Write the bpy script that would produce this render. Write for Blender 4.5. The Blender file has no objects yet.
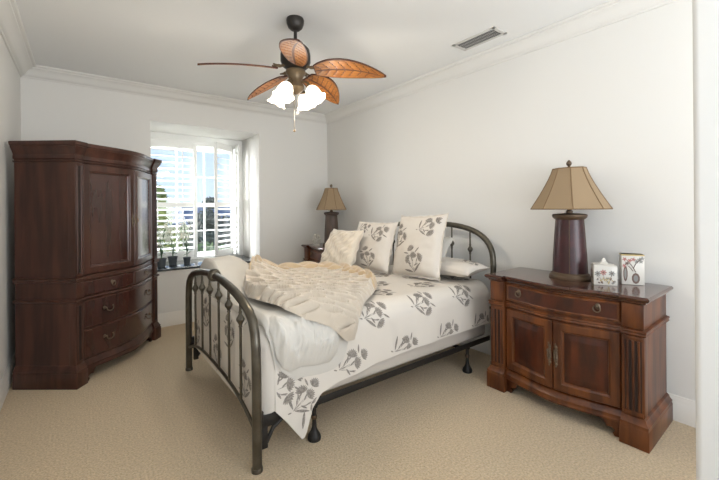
import bpy, bmesh, math, random
from mathutils import Vector, Matrix, noise
PI = math.pi
random.seed(7)
scene = bpy.context.scene
COL = scene.collection

# ------------------------------------------------------------------ camera
cam_d = bpy.data.cameras.new('camera'); cam = bpy.data.objects.new('camera', cam_d); COL.objects.link(cam)
cam_d.sensor_width = 36; cam_d.lens = 36 * 368.18 / 719; cam_d.shift_y = -31.88 / 719; cam_d.clip_start = .02
cam.matrix_world = (Matrix.Translation((0, 0, 1.43)) @ Matrix.Rotation(-math.radians(36.982), 4, 'Z')
                    @ Matrix.Rotation(PI/2, 4, 'X') @ Matrix.Rotation(-.008, 4, 'Z'))
scene.camera = cam
# ------------------------------------------------------------------ sky, lights, exposure
scene.view_settings.view_transform = 'Standard'; scene.view_settings.look = 'None'
scene.view_settings.exposure = 0.17; scene.view_settings.gamma = 1; scene.view_settings.use_curve_mapping = False
w = bpy.data.worlds.new('sky'); scene.world = w; w.use_nodes = True
nt = w.node_tree; nt.nodes.clear()
wo = nt.nodes.new('ShaderNodeOutputWorld'); bg = nt.nodes.new('ShaderNodeBackground')
tc = nt.nodes.new('ShaderNodeTexCoord'); sx = nt.nodes.new('ShaderNodeSeparateXYZ'); cr = nt.nodes.new('ShaderNodeValToRGB')
nt.links.new(tc.outputs['Generated'], sx.inputs[0]); nt.links.new(sx.outputs['Z'], cr.inputs[0])
nt.links.new(cr.outputs[0], bg.inputs[0]); nt.links.new(bg.outputs[0], wo.inputs[0])
e = cr.color_ramp.elements
e[0].position = 0.0; e[0].color = (.60, .74, .93, 1); e[1].position = .5; e[1].color = (.26, .45, .80, 1)
bg.inputs[1].default_value = 1.15

def area(name, loc, rot, sx_, sy_, power, col, spread=PI):
    l = bpy.data.lights.new(name, 'AREA'); l.shape = 'RECTANGLE'; l.size = sx_; l.size_y = sy_; l.energy = power; l.color = col
    l.spread = spread
    o = bpy.data.objects.new(name, l); COL.objects.link(o); o.location = loc; o.rotation_euler = rot; return o
# added fill lamps in two unseen openings behind the camera, tilted at the ceiling
area('fill_left_window', (-.56, -1.15, 1.25), (0, -PI/2 - .9, 0), 2.0, 1.7, 25, (.86, .93, 1))
area('fill_back_window', (1.5, -2.26, 1.4), (PI/2 + 1.0, 0, 0), 2.6, 1.7, 138, (.93, .96, 1))
_v = Vector((1.9, -1.5, -.1))
area('bay_fill', (-.05, 6.95, 1.75), _v.to_track_quat('-Z', 'Y').to_euler(), 1.1, 1.6, 230, (.96, .98, 1))  # added lamp outside the glass, brightens the bay reveal
_v = Vector((-.25, -3.0, -2.9))
area('fill_above_window', (1.35, 7.6, 3.7), _v.to_track_quat('-Z', 'Y').to_euler(), 2.4, 1.4, 330, (.93, .97, 1))  # added lamp kept out of view above the window head, boosts the sky light
sun = bpy.data.lights.new('sun', 'SUN'); sun.energy = 3.2; sun.angle = math.radians(12); sun.color = (1, .97, .92)
so = bpy.data.objects.new('sun', sun); COL.objects.link(so)
so.rotation_euler = Vector((-.76, .50, .36)).to_track_quat('Z', 'Y').to_euler()

# ------------------------------------------------------------------ materials
def srgb(r, g, b):
    f = lambda c: (c/255/12.92) if c/255 <= .04045 else ((c/255+.055)/1.055)**2.4
    return (f(r), f(g), f(b), 1)
def mat(name, col, rough=.6, metal=0, spec=.5, coat=0, bump=None, var=None, emit=None, trans=0, alpha=1, sheen=0, sss=0):
    """bump = (scale, strength, dist), var = (colour2, scale, detail, stretch)"""
    m = bpy.data.materials.new(name); m.use_nodes = True; n = m.node_tree; b = n.nodes['Principled BSDF']
    b.inputs['Base Color'].default_value = col; b.inputs['Roughness'].default_value = rough; b.inputs['Metallic'].default_value = metal
    b.inputs['Specular IOR Level'].default_value = spec; b.inputs['Coat Weight'].default_value = coat; b.inputs['Coat Roughness'].default_value = .18
    b.inputs['Transmission Weight'].default_value = trans; b.inputs['Alpha'].default_value = alpha
    b.inputs['Sheen Weight'].default_value = sheen
    if sss: b.inputs['Subsurface Weight'].default_value = sss; b.inputs['Subsurface Scale'].default_value = .02
    if emit: b.inputs['Emission Color'].default_value = emit[0]; b.inputs['Emission Strength'].default_value = emit[1]
    t = n.nodes.new('ShaderNodeTexCoord')
    if var:
        mp = n.nodes.new('ShaderNodeMapping'); mp.inputs['Scale'].default_value = var[3]
        ns = n.nodes.new('ShaderNodeTexNoise'); ns.inputs['Scale'].default_value = var[1]; ns.inputs['Detail'].default_value = var[2]
        r = n.nodes.new('ShaderNodeValToRGB'); r.color_ramp.elements[0].color = col; r.color_ramp.elements[1].color = var[0]
        r.color_ramp.elements[0].position = .35; r.color_ramp.elements[1].position = .65
        n.links.new(t.outputs['Object'], mp.inputs[0]); n.links.new(mp.outputs[0], ns.inputs[0]); n.links.new(ns.outputs['Fac'], r.inputs[0])
        n.links.new(r.outputs[0], b.inputs['Base Color'])
    if bump:
        ns = n.nodes.new('ShaderNodeTexNoise'); ns.inputs['Scale'].default_value = bump[0]; ns.inputs['Detail'].default_value = 3
        bp = n.nodes.new('ShaderNodeBump'); bp.inputs['Strength'].default_value = bump[1]; bp.inputs['Distance'].default_value = bump[2]
        n.links.new(t.outputs['Object'], ns.inputs[0]); n.links.new(ns.outputs['Fac'], bp.inputs['Height']); n.links.new(bp.outputs[0], b.inputs['Normal'])
    return m
M = {}
M['wall'] = mat('wall_paint', srgb(226, 224, 219), .85, spec=.25, bump=(90, .08, .002))
M['ceil'] = mat('ceiling_paint', srgb(236, 236, 234), .9, spec=.2, bump=(120, .08, .002))
M['trim'] = mat('trim_paint', srgb(232, 228, 220), .45)
M['carpet'] = mat('carpet', srgb(198, 174, 138), 1, spec=.1, sheen=.3, var=(srgb(228, 205, 168), 85, 5, (1, 1, 1)), bump=(120, 1, .02))
M['arm'] = mat('cherry_wood_dark', srgb(52, 29, 21), .34, spec=.4, coat=.2, var=(srgb(78, 46, 35), 3, 4, (5, 5, .6)))
M['armp'] = mat('cherry_wood_panel', srgb(54, 30, 25), .24, coat=.5, var=(srgb(72, 41, 34), 3, 4, (4, 4, .5)))
M['sb'] = mat('cherry_wood_warm', srgb(66, 32, 14), .34, spec=.4, coat=.15, var=(srgb(116, 65, 30), 3, 4, (5, 5, .7)))
M['sbt'] = mat('cherry_wood_top', srgb(58, 29, 18), .15, coat=.5, var=(srgb(76, 40, 25), 3, 4, (5, .8, 5)))
M['sbp'] = mat('cherry_wood_burl', srgb(48, 19, 8), .34, spec=.4, coat=.15, var=(srgb(82, 36, 14), 4, 5, (4, 4, 1.2)))
M['dark'] = mat('shadow_gap_wood', srgb(34, 18, 13), .6)
M['brass'] = mat('aged_brass', srgb(112, 98, 82), .42, metal=.7)
M['iron'] = mat('bronze_metal', srgb(98, 93, 82), .30, metal=.7, var=(srgb(84, 78, 68), 14, 3, (1, 1, 1)))
M['black'] = mat('black_metal', srgb(38, 35, 32), .5, metal=.3)
M['white_fab'] = mat('white_cotton', srgb(206, 202, 194), 1, spec=.05, sheen=0, bump=(60, .12, .004))
M['cream_fab'] = mat('cream_linen', srgb(216, 209, 199), 1, spec=.05, sheen=0, bump=(220, .15, .002))
M['box_fab'] = mat('box_spring_ticking', srgb(196, 188, 178), .9, spec=.15)
M['pr1'] = mat('print_dark', srgb(122, 116, 108), .9, spec=.1, var=(srgb(160, 153, 146), 90, 2, (1, 1, 1)))
M['pr2'] = mat('print_mid', srgb(160, 153, 144), .9, spec=.1, var=(srgb(146, 139, 132), 120, 2, (1, 1, 1)))
M['knit'] = mat('beige_knit', srgb(202, 190, 173), .95, spec=.1, sheen=.5, bump=(300, .5, .004))
M['knitc'] = mat('cream_knit', srgb(216, 205, 187), .95, spec=.1, sheen=.5, bump=(300, .5, .004))
M['knitt'] = mat('tan_knit', srgb(194, 172, 140), .95, spec=.1, sheen=.5, bump=(300, .5, .004))
M['shade'] = mat('tan_lampshade', srgb(152, 131, 104), .8, spec=.2, bump=(400, .15, .001))
M['shadet'] = mat('lampshade_piping', srgb(118, 92, 62), .7)
M['leather'] = mat('burgundy_leather', srgb(66, 30, 33), .34, var=(srgb(48, 23, 25), 18, 4, (1, 1, 1)), bump=(70, .2, .004))
M['lbrown'] = mat('weathered_brown', srgb(92, 76, 66), .5, var=(srgb(70, 56, 48), 30, 4, (1, 1, .3)))
M['gold'] = mat('antique_gold', srgb(92, 74, 56), .45, metal=.4)
M['blade'] = mat('carved_blade_wood', srgb(166, 108, 50), .36, coat=.2, var=(srgb(134, 82, 36), 7, 5, (2, 9, 2)))
M['bladed'] = mat('blade_edge_wood', srgb(78, 40, 24), .45)
M['fanm'] = mat('fan_bronze', srgb(58, 54, 50), .45, metal=.5)
M['fanb'] = mat('fan_antique_brass', srgb(112, 96, 74), .4, metal=.6)
M['glow'] = mat('lit_frosted_glass', srgb(255, 244, 228), .5, emit=((1, .93, .82, 1), 1.5))
M['bulb'] = mat('lit_bulb', (1, 1, 1, 1), .5, emit=((1, .88, .7, 1), 12))
M['ceramic'] = mat('white_ceramic', srgb(206, 202, 193), .3)
M['d_rose'] = mat('painted_rose', srgb(168, 110, 104), .5); M['d_ochre'] = mat('painted_ochre', srgb(176, 156, 108), .5)
M['d_grey'] = mat('painted_grey', srgb(132, 132, 128), .5); M['d_brown'] = mat('painted_brown', srgb(104, 82, 72), .5)
M['shutter'] = mat('shutter_white', srgb(240, 240, 236), .4)
M['slab'] = mat('dark_stone_sill', srgb(52, 58, 62), .12, coat=.5)
M['pot'] = mat('grey_pot', srgb(78, 84, 88), .5)
M['soil'] = mat('soil', srgb(60, 48, 38), .95)
M['leaf'] = mat('leaf_green', srgb(72, 112, 64), .5, var=(srgb(48, 86, 48), 20, 2, (1, 1, 1)))
M['petal'] = mat('pale_petals', srgb(238, 240, 226), .7, sss=.1)
M['vent'] = mat('vent_white', srgb(206, 204, 200), .5)
M['ventl'] = mat('vent_slat_grey', srgb(160, 158, 154), .5); M['ventd'] = mat('vent_shadow', srgb(70, 68, 66), .8)
M['f1'] = mat('foliage_olive', srgb(150, 160, 84), .8, var=(srgb(112, 132, 66), 3, 3, (1, 1, 1)))
M['f2'] = mat('foliage_green', srgb(104, 126, 76), .8, var=(srgb(134, 150, 92), 3, 3, (1, 1, 1)))
M['f3'] = mat('foliage_dark', srgb(88, 96, 84), .8, var=(srgb(110, 116, 100), 3, 3, (1, 1, 1)))
M['bark'] = mat('bark', srgb(108, 92, 78), .9)
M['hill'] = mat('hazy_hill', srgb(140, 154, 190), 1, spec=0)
M['lawn'] = mat('dry_grass', srgb(150, 150, 100), 1, var=(srgb(120, 132, 82), .3, 4, (1, 1, 1)))
g = bpy.data.materials.new('window_glass'); g.use_nodes = True; M['glass'] = g; n = g.node_tree; n.nodes.clear()
o_ = n.nodes.new('ShaderNodeOutputMaterial'); mx = n.nodes.new('ShaderNodeMixShader'); tr = n.nodes.new('ShaderNodeBsdfTransparent'); gl = n.nodes.new('ShaderNodeBsdfGlossy')
mx.inputs[0].default_value = .04; gl.inputs['Roughness'].default_value = .02
n.links.new(tr.outputs[0], mx.inputs[1]); n.links.new(gl.outputs[0], mx.inputs[2]); n.links.new(mx.outputs[0], o_.inputs[0])

# ------------------------------------------------------------------ mesh builder
class MB:
    def __init__(s): s.v = []; s.f = []; s.m = []
    def add(s, vs, fs, mi=0, T=None):
        k = len(s.v); s.v += [tuple(T @ Vector(p)) if T else tuple(p) for p in vs]
        s.f += [tuple(i + k for i in q) for q in fs]; s.m += [mi] * len(fs); return s
    def box(s, lo, hi, bev=0, mi=0, T=None):
        bm = bmesh.new(); bmesh.ops.create_cube(bm, size=1)
        for v in bm.verts: v.co = Vector([(lo[i] + hi[i]) / 2 + v.co[i] * (hi[i] - lo[i]) for i in range(3)])
        if bev: bmesh.ops.bevel(bm, geom=bm.edges[:], offset=bev, segments=2, affect='EDGES', profile=.5)
        bm.verts.index_update()
        s.add([v.co[:] for v in bm.verts], [[v.index for v in f.verts] for f in bm.faces], mi, T); bm.free(); return s
    def loft(s, rings, mi=0, cap=True, T=None, closed=True):
        n = len(rings[0]); vs = [p for r in rings for p in r]; fs = []
        for i in range(len(rings) - 1):
            for j in range(n if closed else n - 1):
                a = i*n + j; b = i*n + (j+1) % n; fs.append((a, b, b + n, a + n))
        if cap: fs.append(tuple(range(n - 1, -1, -1))); fs.append(tuple(range((len(rings)-1)*n, len(rings)*n)))
        return s.add(vs, fs, mi, T)
    def lathe(s, prof, c=(0, 0, 0), seg=20, mi=0, sx=1, sy=1, ph=0, T=None, cap=True):
        return s.loft([[(c[0] + r*sx*math.cos(ph + 2*PI*k/seg), c[1] + r*sy*math.sin(ph + 2*PI*k/seg), c[2] + z) for k in range(seg)] for r, z in prof], mi, cap, T)
    def tube(s, pts, r, seg=10, mi=0, T=None, cap=True):
        pts = [Vector(p) for p in pts]; rings = []; up = None
        for i, p in enumerate(pts):
            t = ((pts[min(i+1, len(pts)-1)] - p).normalized() + (p - pts[max(i-1, 0)]).normalized()).normalized()
            if up is None: up = t.orthogonal().normalized()
            up = (up - t * up.dot(t)).normalized(); b = t.cross(up)
            rr = r[i] if isinstance(r, (list, tuple)) else r
            rings.append([p + up*rr*math.cos(2*PI*k/seg) + b*rr*math.sin(2*PI*k/seg) for k in range(seg)])
        return s.loft(rings, mi, cap, T)
    def grid(s, nu, nv, fn, mi=0, T=None, mfn=None, wrap=False):
        vs = [fn(i/nu, j/nv) for i in range(nu+1) for j in range(nv+1)]; k = len(s.v)
        fs = []; ms = []
        for i in range(nu):
            for j in range(nv):
                a = i*(nv+1)+j; fs.append((a, a+nv+1, a+nv+2, a+1)); ms.append(mfn((i+.5)/nu, (j+.5)/nv) if mfn else mi)
        s.add(vs, fs, mi, T); s.m[-len(fs):] = ms; return s
    def ball(s, c, r, mi=0, seg=12, rings=8, sc=(1, 1, 1), T=None):
        pr = [(max(1e-4, r*math.sin(PI*i/rings)), -r*math.cos(PI*i/rings)*sc[2]) for i in range(rings+1)]
        return s.lathe(pr, c, seg, mi, sc[0], sc[1], T=T)
    def build(s, name, mats, parent=None, smooth=40, label=None, weld=False):
        me = bpy.data.meshes.new(name); me.from_pydata(s.v, [], s.f)
        mats = mats if isinstance(mats, list) else [mats]
        for m_ in mats: me.materials.append(m_)
        me.polygons.foreach_set('material_index', s.m)
        bm = bmesh.new(); bm.from_mesh(me)
        if weld: bmesh.ops.remove_doubles(bm, verts=bm.verts, dist=1e-4)
        bmesh.ops.recalc_face_normals(bm, faces=bm.faces); bm.to_mesh(me); bm.free()
        if smooth:
            me.polygons.foreach_set('use_smooth', [True]*len(me.polygons)); me.set_sharp_from_angle(angle=math.radians(smooth))
        o = bpy.data.objects.new(name, me); COL.objects.link(o)
        if parent: o.parent = parent
        if label: o['label'] = label
        return o
def thing(name, label, cat, loc=(0, 0, 0), rz=0, group=None):
    o = bpy.data.objects.new(name, None); COL.objects.link(o); o.location = loc; o.rotation_euler = (0, 0, rz); o.empty_display_size = .1
    o['label'] = label; o['category'] = cat
    if group: o['group'] = group
    return o
def tag(o, label, cat, group=None):
    o['label'] = label; o['category'] = cat
    if group: o['group'] = group
    return o
def struct(o): o['kind'] = 'structure'; return o
def dup(root, loc, rz, label=None):
    r = root.copy(); COL.objects.link(r); r.location = loc; r.rotation_euler = (0, 0, rz)
    if label: r['label'] = label
    for ch in list(root.children):
        c = ch.copy(); COL.objects.link(c); c.parent = r
        for g_ in list(ch.children):
            d = g_.copy(); COL.objects.link(d); d.parent = c
    return r
def nz(x, y, z=0, s=1): return noise.noise(Vector((x*s, y*s, z*s)))

# ------------------------------------------------------------------ room shell
XL, XR, YW, YB, ZC = -.491, 3.152, 5.034, -2.2, 2.90
BX0, BX1, BZ0, BZ1, BYB = .66, 2.013, .68, 2.50, 5.72          # window bay
def solid(name, boxes, m, bev=0):
    b = MB()
    for lo, hi in boxes: b.box(lo, hi, bev)
    return struct(b.build(name, m, smooth=30 if bev else 0))
solid('floor', [((XL-.1, YB-.1, -.1), (XR+.1, YW+.05, 0))], M['carpet'])
solid('ceiling', [((XL-.1, YB-.1, ZC), (XR+.1, YW+.05, ZC+.1))], M['ceil'])
solid('wall_right', [((XR, YB-.1, 0), (XR+.1, YW+.1, ZC))], M['wall'])
# left wall, with a tall unseen opening behind the camera for a fill lamp
solid('wall_left', [((XL-.1, -.1, 0), (XL, YW+.1, ZC)), ((XL-.1, YB, 0), (XL, -2.1, ZC)), ((XL-.1, -2.1, 2.45), (XL, -.1, ZC)), ((XL-.1, -2.1, 0), (XL, -.1, .2))], M['wall'])
solid('wall_back', [((XL-.1, YB-.1, 0), (.1, YB, ZC)), ((2.9, YB-.1, 0), (XR, YB, ZC)), ((.1, YB-.1, 2.45), (2.9, YB, ZC)), ((.1, YB-.1, 0), (2.9, YB, .6))], M['wall'])
# window wall with the deep bay
wb = MB()
for lo, hi in [((XL, YW, 0), (BX0, YW+.1, ZC)), ((BX1, YW, 0), (XR, YW+.1, ZC)), ((BX0, YW, BZ1), (BX1, YW+.1, ZC)), ((BX0, YW, 0), (BX1, YW+.1, BZ0)),
               ((BX0-.1, YW+.1, BZ0-.1), (BX0, BYB+.3, BZ1+.1)), ((BX1, YW+.1, BZ0-.1), (BX1+.1, BYB+.3, BZ1+.1)),
               ((BX0, YW+.1, BZ1), (BX1, BYB+.3, BZ1+.1)), ((BX0, YW+.1, BZ0-.1), (BX1, BYB+.3, BZ0))]: wb.box(lo, hi)
struct(wb.build('wall_front', M['wall'], smooth=0))
# rounded stub of wall at the right edge of the view
sb_ = MB(); JX, JY, r_ = 1.7, .327, .022
pl = [(1.86, .10), (1.86, JY)] + [(JX + r_ - r_*math.sin(a), JY - r_ + r_*math.cos(a)) for a in [PI/2*k/6 for k in range(7)]] + [(JX + r_ - r_*math.cos(a), .10 + r_ - r_*math.sin(a)) for a in [PI/2*k/6 for k in range(7)]]
sb_.loft([[(x, y, 0) for x, y in pl], [(x, y, ZC) for x, y in pl]])
struct(sb_.build('wall_stub', M['wall'], smooth=40))

def sweep_profile(b, prof, p0, p1, inward, ext0=0, ext1=0):
    """prof = (out from wall, z); straight run mitred at ends by ext = +-1"""
    p0, p1, inward = Vector(p0), Vector(p1), Vector(inward); d = (p1 - p0).normalized()
    rings = []
    for P, sgn, ex in ((p0, 1, ext0), (p1, -1, ext1)):
        rings.append([tuple(P + inward*o + d*sgn*o*ex + Vector((0, 0, z))) for o, z in prof])
    b.loft(rings)
crown = [(0, 0), (0, -.125), (.012, -.125), (.018, -.112), (.03, -.108), (.045, -.09), (.062, -.062), (.088, -.04), (.105, -.032), (.108, -.022), (.128, -.018), (.135, -.008), (.135, 0)]
crown = [(o*.95, z*.92 + ZC - .001) for o, z in crown]
for nm, a, b_, inw, ex in (('trim_1', (XL, YB, 0), (XL, YW, 0), (1, 0, 0), (0, 1)), ('trim_2', (XL, YW, 0), (XR, YW, 0), (0, -1, 0), (1, 1)), ('trim_3', (XR, YW, 0), (XR, YB, 0), (-1, 0, 0), (1, 0))):
    m_ = MB(); sweep_profile(m_, crown, a, b_, inw, *ex); struct(m_.build(nm, M['wall'], smooth=35))
base = [(0, 0), (.014, 0), (.014, .125), (.011, .13), (.011, .138), (.006, .15), (.004, .165), (0, .168)]
for nm, a, b_, inw, ex in (('baseboard_left', (XL, -.1, 0), (XL, YW, 0), (1, 0, 0), (0, 1)), ('baseboard_front', (XL, YW, 0), (XR, YW, 0), (0, -1, 0), (1, 1)), ('baseboard_right', (XR, YW, 0), (XR, YB, 0), (-1, 0, 0), (1, 0))):
    m_ = MB(); sweep_profile(m_, base, a, b_, inw, *ex); struct(m_.build(nm, M['trim'], smooth=35))
m_ = MB(); m_.box((BX0-.0, YW-.018, BZ0), (BX1, BYB, BZ0+.028), .005); o = struct(m_.build('trim_4', M['slab'], smooth=35))

# unseen framed windows added behind the camera to hold the fill lamps
def plain_window(name, c, wx, wz, axis):
    w_ = bpy.data.objects.new(name, None); COL.objects.link(w_); w_.location = c; struct(w_)
    if axis == 'x': w_.rotation_euler = (0, 0, PI/2)
    b = MB(); t = .05
    b.box((-wx/2, -.03, -wz/2), (-wx/2+t, .03, wz/2), .005).box((wx/2-t, -.03, -wz/2), (wx/2, .03, wz/2), .005)
    b.box((-wx/2, -.03, -wz/2), (wx/2, .03, -wz/2+t), .005).box((-wx/2, -.03, wz/2-t), (wx/2, .03, wz/2), .005).box((-.02, -.02, -wz/2), (.02, .02, wz/2), .004)
    b.build('window_frame', M['trim'], w_)
plain_window('unseen_window_left', (XL-.03, -1.1, 1.325), 2.0, 2.25, 'x')
plain_window('unseen_window_back', (1.5, YB-.03, 1.525), 2.8, 1.85, 'y')

# ------------------------------------------------------------------ front window with sashes and plantation shutters
win = bpy.data.objects.new('window_1', None); COL.objects.link(win); win.location = (1.3365, BYB+.1, BZ0); struct(win)
def wl(b): # world coordinates -> window's own
    return Matrix.Translation((-1.3365, -(BYB+.1), -BZ0))
TW = wl(0)
b = MB(); zt, zb = 2.36, .76
b.box((.70, BYB+.002, zt), (1.90, BYB+.20, BZ1-.001), T=TW).box((.70, BYB+.002, BZ0+.001), (1.90, BYB+.20, zb-.02), T=TW)
b.box((BX0+.001, BYB, BZ0+.001), (.70, BYB+.20, BZ1-.001), T=TW).box((1.90, BYB, BZ0+.001), (BX1-.001, BYB+.20, BZ1-.001), T=TW)
b.box((.665, BYB-.012, 2.405), (BX1-.003, BYB-.001, 2.43), .004, T=TW)
b.build('window_frame', M['shutter'], win)
GY = BYB + .15
b = MB(); b.box((.70, GY-.02, 1.465), (1.90, GY+.02, 1.525), .004, T=TW)
b.box((.70, GY-.02, 2.30), (1.90, GY+.02, 2.37), .004, T=TW).box((.70, GY-.02, .74), (1.90, GY+.02, .79), .004, T=TW)
for x in (1.10, 1.48): b.box((x-.011, GY-.012, .75), (x+.011, GY+.012, 2.34), .003, T=TW)
for z in (1.11, 1.915): b.box((.70, GY-.011, z-.010), (1.90, GY+.011, z+.010), .003, T=TW)
b.build('sash', M['shutter'], win)
b = MB(); b.box((.70, GY-.003, .76), (1.90, GY+.003, 2.35), T=TW); b.build('pane', M['glass'], win, smooth=0)
def shutter(p0, p1, z0, z1, rod, nm_l, flip=1):
    """leaf between two plan points; louvres tilted about the leaf's own axis"""
    p0, p1 = Vector((*p0, 0)), Vector((*p1, 0)); d = (p1 - p0); L = d.length; a = math.atan2(d.y, d.x)
    T = TW @ Matrix.Translation(p0) @ Matrix.Rotation(a, 4, 'Z'); st = .048
    b = MB(); b.box((0, -.014, z0), (st, .014, z1), .004, T=T).box((L-st, -.014, z0), (L, .014, z1), .004, T=T)
    zm = 1.50
    b.box((st, -.013, z0), (L-st, .013, z0+.10), .004, T=T).box((st, -.013, z1-.09), (L-st, .013, z1), .004, T=T).box((st, -.013, zm-.032), (L-st, .013, zm+.032), .004, T=T)
    fr_ = b.build('shutter_leaf', M['shutter'], win)
    lb = MB(); tilt = math.radians(14)
    for za, zc in ((z0+.10, zm-.032), (zm+.032, z1-.09)):
        n_ = round((zc - za) / .083)
        for k in range(n_):
            z = za + (k+.5)*(zc-za)/n_
            prof = [(.043*math.cos(t), .0055*math.sin(t)) for t in [2*PI*q/10 for q in range(10)]]
            ring = [[(x, y*math.cos(tilt)-zz*math.sin(tilt), z + y*math.sin(tilt)+zz*math.cos(tilt)) for y, zz in prof] for x in (st+.001, L-st-.001)]
            lb.loft(ring, T=T)
    lb.build('louvres', M['shutter'], fr_, smooth=50)
    if rod is not None:
        rb = MB(); rb.box((rod-.007, -.062, z0+.12), (rod+.007, -.050, zm-.05), .002, T=T).box((rod-.007, -.062, zm+.05), (rod+.007, -.050, z1-.11), .002, T=T); rb.build('tilt_rod', M['shutter'], fr_)
shutter((.705, BYB+.02), (1.345, BYB+.02), .74, 2.40, .44, 'left')
shutter((1.515, 5.44), (1.865, BYB+.01), .74, 2.40, None, 'right')
shutter((1.905, BYB-.01), (1.885, 5.50), .74, 2.40, None, 'jamb')

# ------------------------------------------------------------------ outdoors
def leafy(b, c, r, n, s, mi=0):
    for _ in range(n):
        d = Vector((random.gauss(0, 1), random.gauss(0, 1), random.gauss(0, 1))).normalized() * (r * random.uniform(.55, 1.0))
        p = Vector(c) + Vector((d.x, d.y, d.z)); a, t = random.uniform(0, 6.3), random.uniform(-.9, .9); q = s*random.uniform(.6, 1.3)
        u = Vector((math.cos(a), math.sin(a), t))*q; w_ = u.orthogonal().normalized()*q*.5
        b.add([p-u, p+w_, p+u, p-w_], [(0, 1, 2, 3)], mi)
def tree(loc, blobs, trunk, fm, lab, s=.16, n=500):
    t = thing('tree', lab, 'tree', loc, 0)
    b = MB(); b.tube([(0, 0, 0), (.05, 0, trunk*.5), (0, .05, trunk)], [.16, .12, .06], 8); b.build('trunk', M['bark'], t)
    b = MB()
    for x, y, z, r in blobs:
        b.ball((x, y, z), r*.72, seg=10, rings=7); leafy(b, (x, y, z), r, n, s)
    b.build('foliage', M[fm], t, smooth=0); return t
G = -3.2
b = MB(); b.box((-60, 6.3, G-.1), (90, 140, G)); struct(b.build('ground_outside', M['lawn'], smooth=0))
tree((1.45, 9.9, G), [(0, 0, 4.6, .42), (-.35, .1, 4.1, .5), (.25, 0, 3.9, .42), (-.1, 0, 5.0, .26)], 4.2, 'f1', 'slender pale yellow-green tree behind the left shutter, rising above the pots', .07, 300)
tree((2.2, 7.7, G), [(0, 0, 3.3, .55), (.45, .1, 3.0, .5), (-.35, 0, 3.0, .5)], 2.9, 'f1', 'bright olive-green bush seen low in the gap between the shutters', .08, 420)
tree((.95, 8.3, G), [(0, 0, 3.1, .5), (-.4, 0, 3.0, .4)], 2.8, 'f2', 'low green bush behind the plant pots and left shutter', .08, 360)
tree((4.35, 16.8, G), [(0, 0, 2.4, .7), (0, 0, 3.4, .6), (0, 0, 4.2, .45), (.1, 0, 4.9, .25)], 3.4, 'f3', 'dark conical tree poking above the skyline beside the right shutter', .12, 320)
tree((3.6, 13.4, G), [(0, 0, 2.6, .9), (-1.0, 0, 2.4, .8)], 2.4, 'f2', 'rounded green tree beyond the low bushes, in the middle distance', .14, 420)
tree((7.2, 23, G), [(0, 0, 3.0, 1.2), (1.6, .4, 3.0, 1.1), (-1.8, 0, 3.0, 1.1)], 3.0, 'f3', 'broad grey-green tree farthest away behind the right shutter louvres', .22, 420)
b = MB()
hv = lambda u, v: (-60 + 200*u, 120 + 8*math.sin(u*9) - 30*v*0, G + v*(6.6 + 2.6*nz(u*6, .3) + 1.2*nz(u*17, 1.3)))
b.grid(80, 2, hv); b.grid(80, 1, lambda u, v: (-60+200*u, 120 + 8*math.sin(u*9) + 12*v, G + (6.6 + 2.6*nz(u*6, .3) + 1.2*nz(u*17, 1.3))*(1-v)))
struct(b.build('ground_hills', M['hill'], weld=True))

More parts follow.
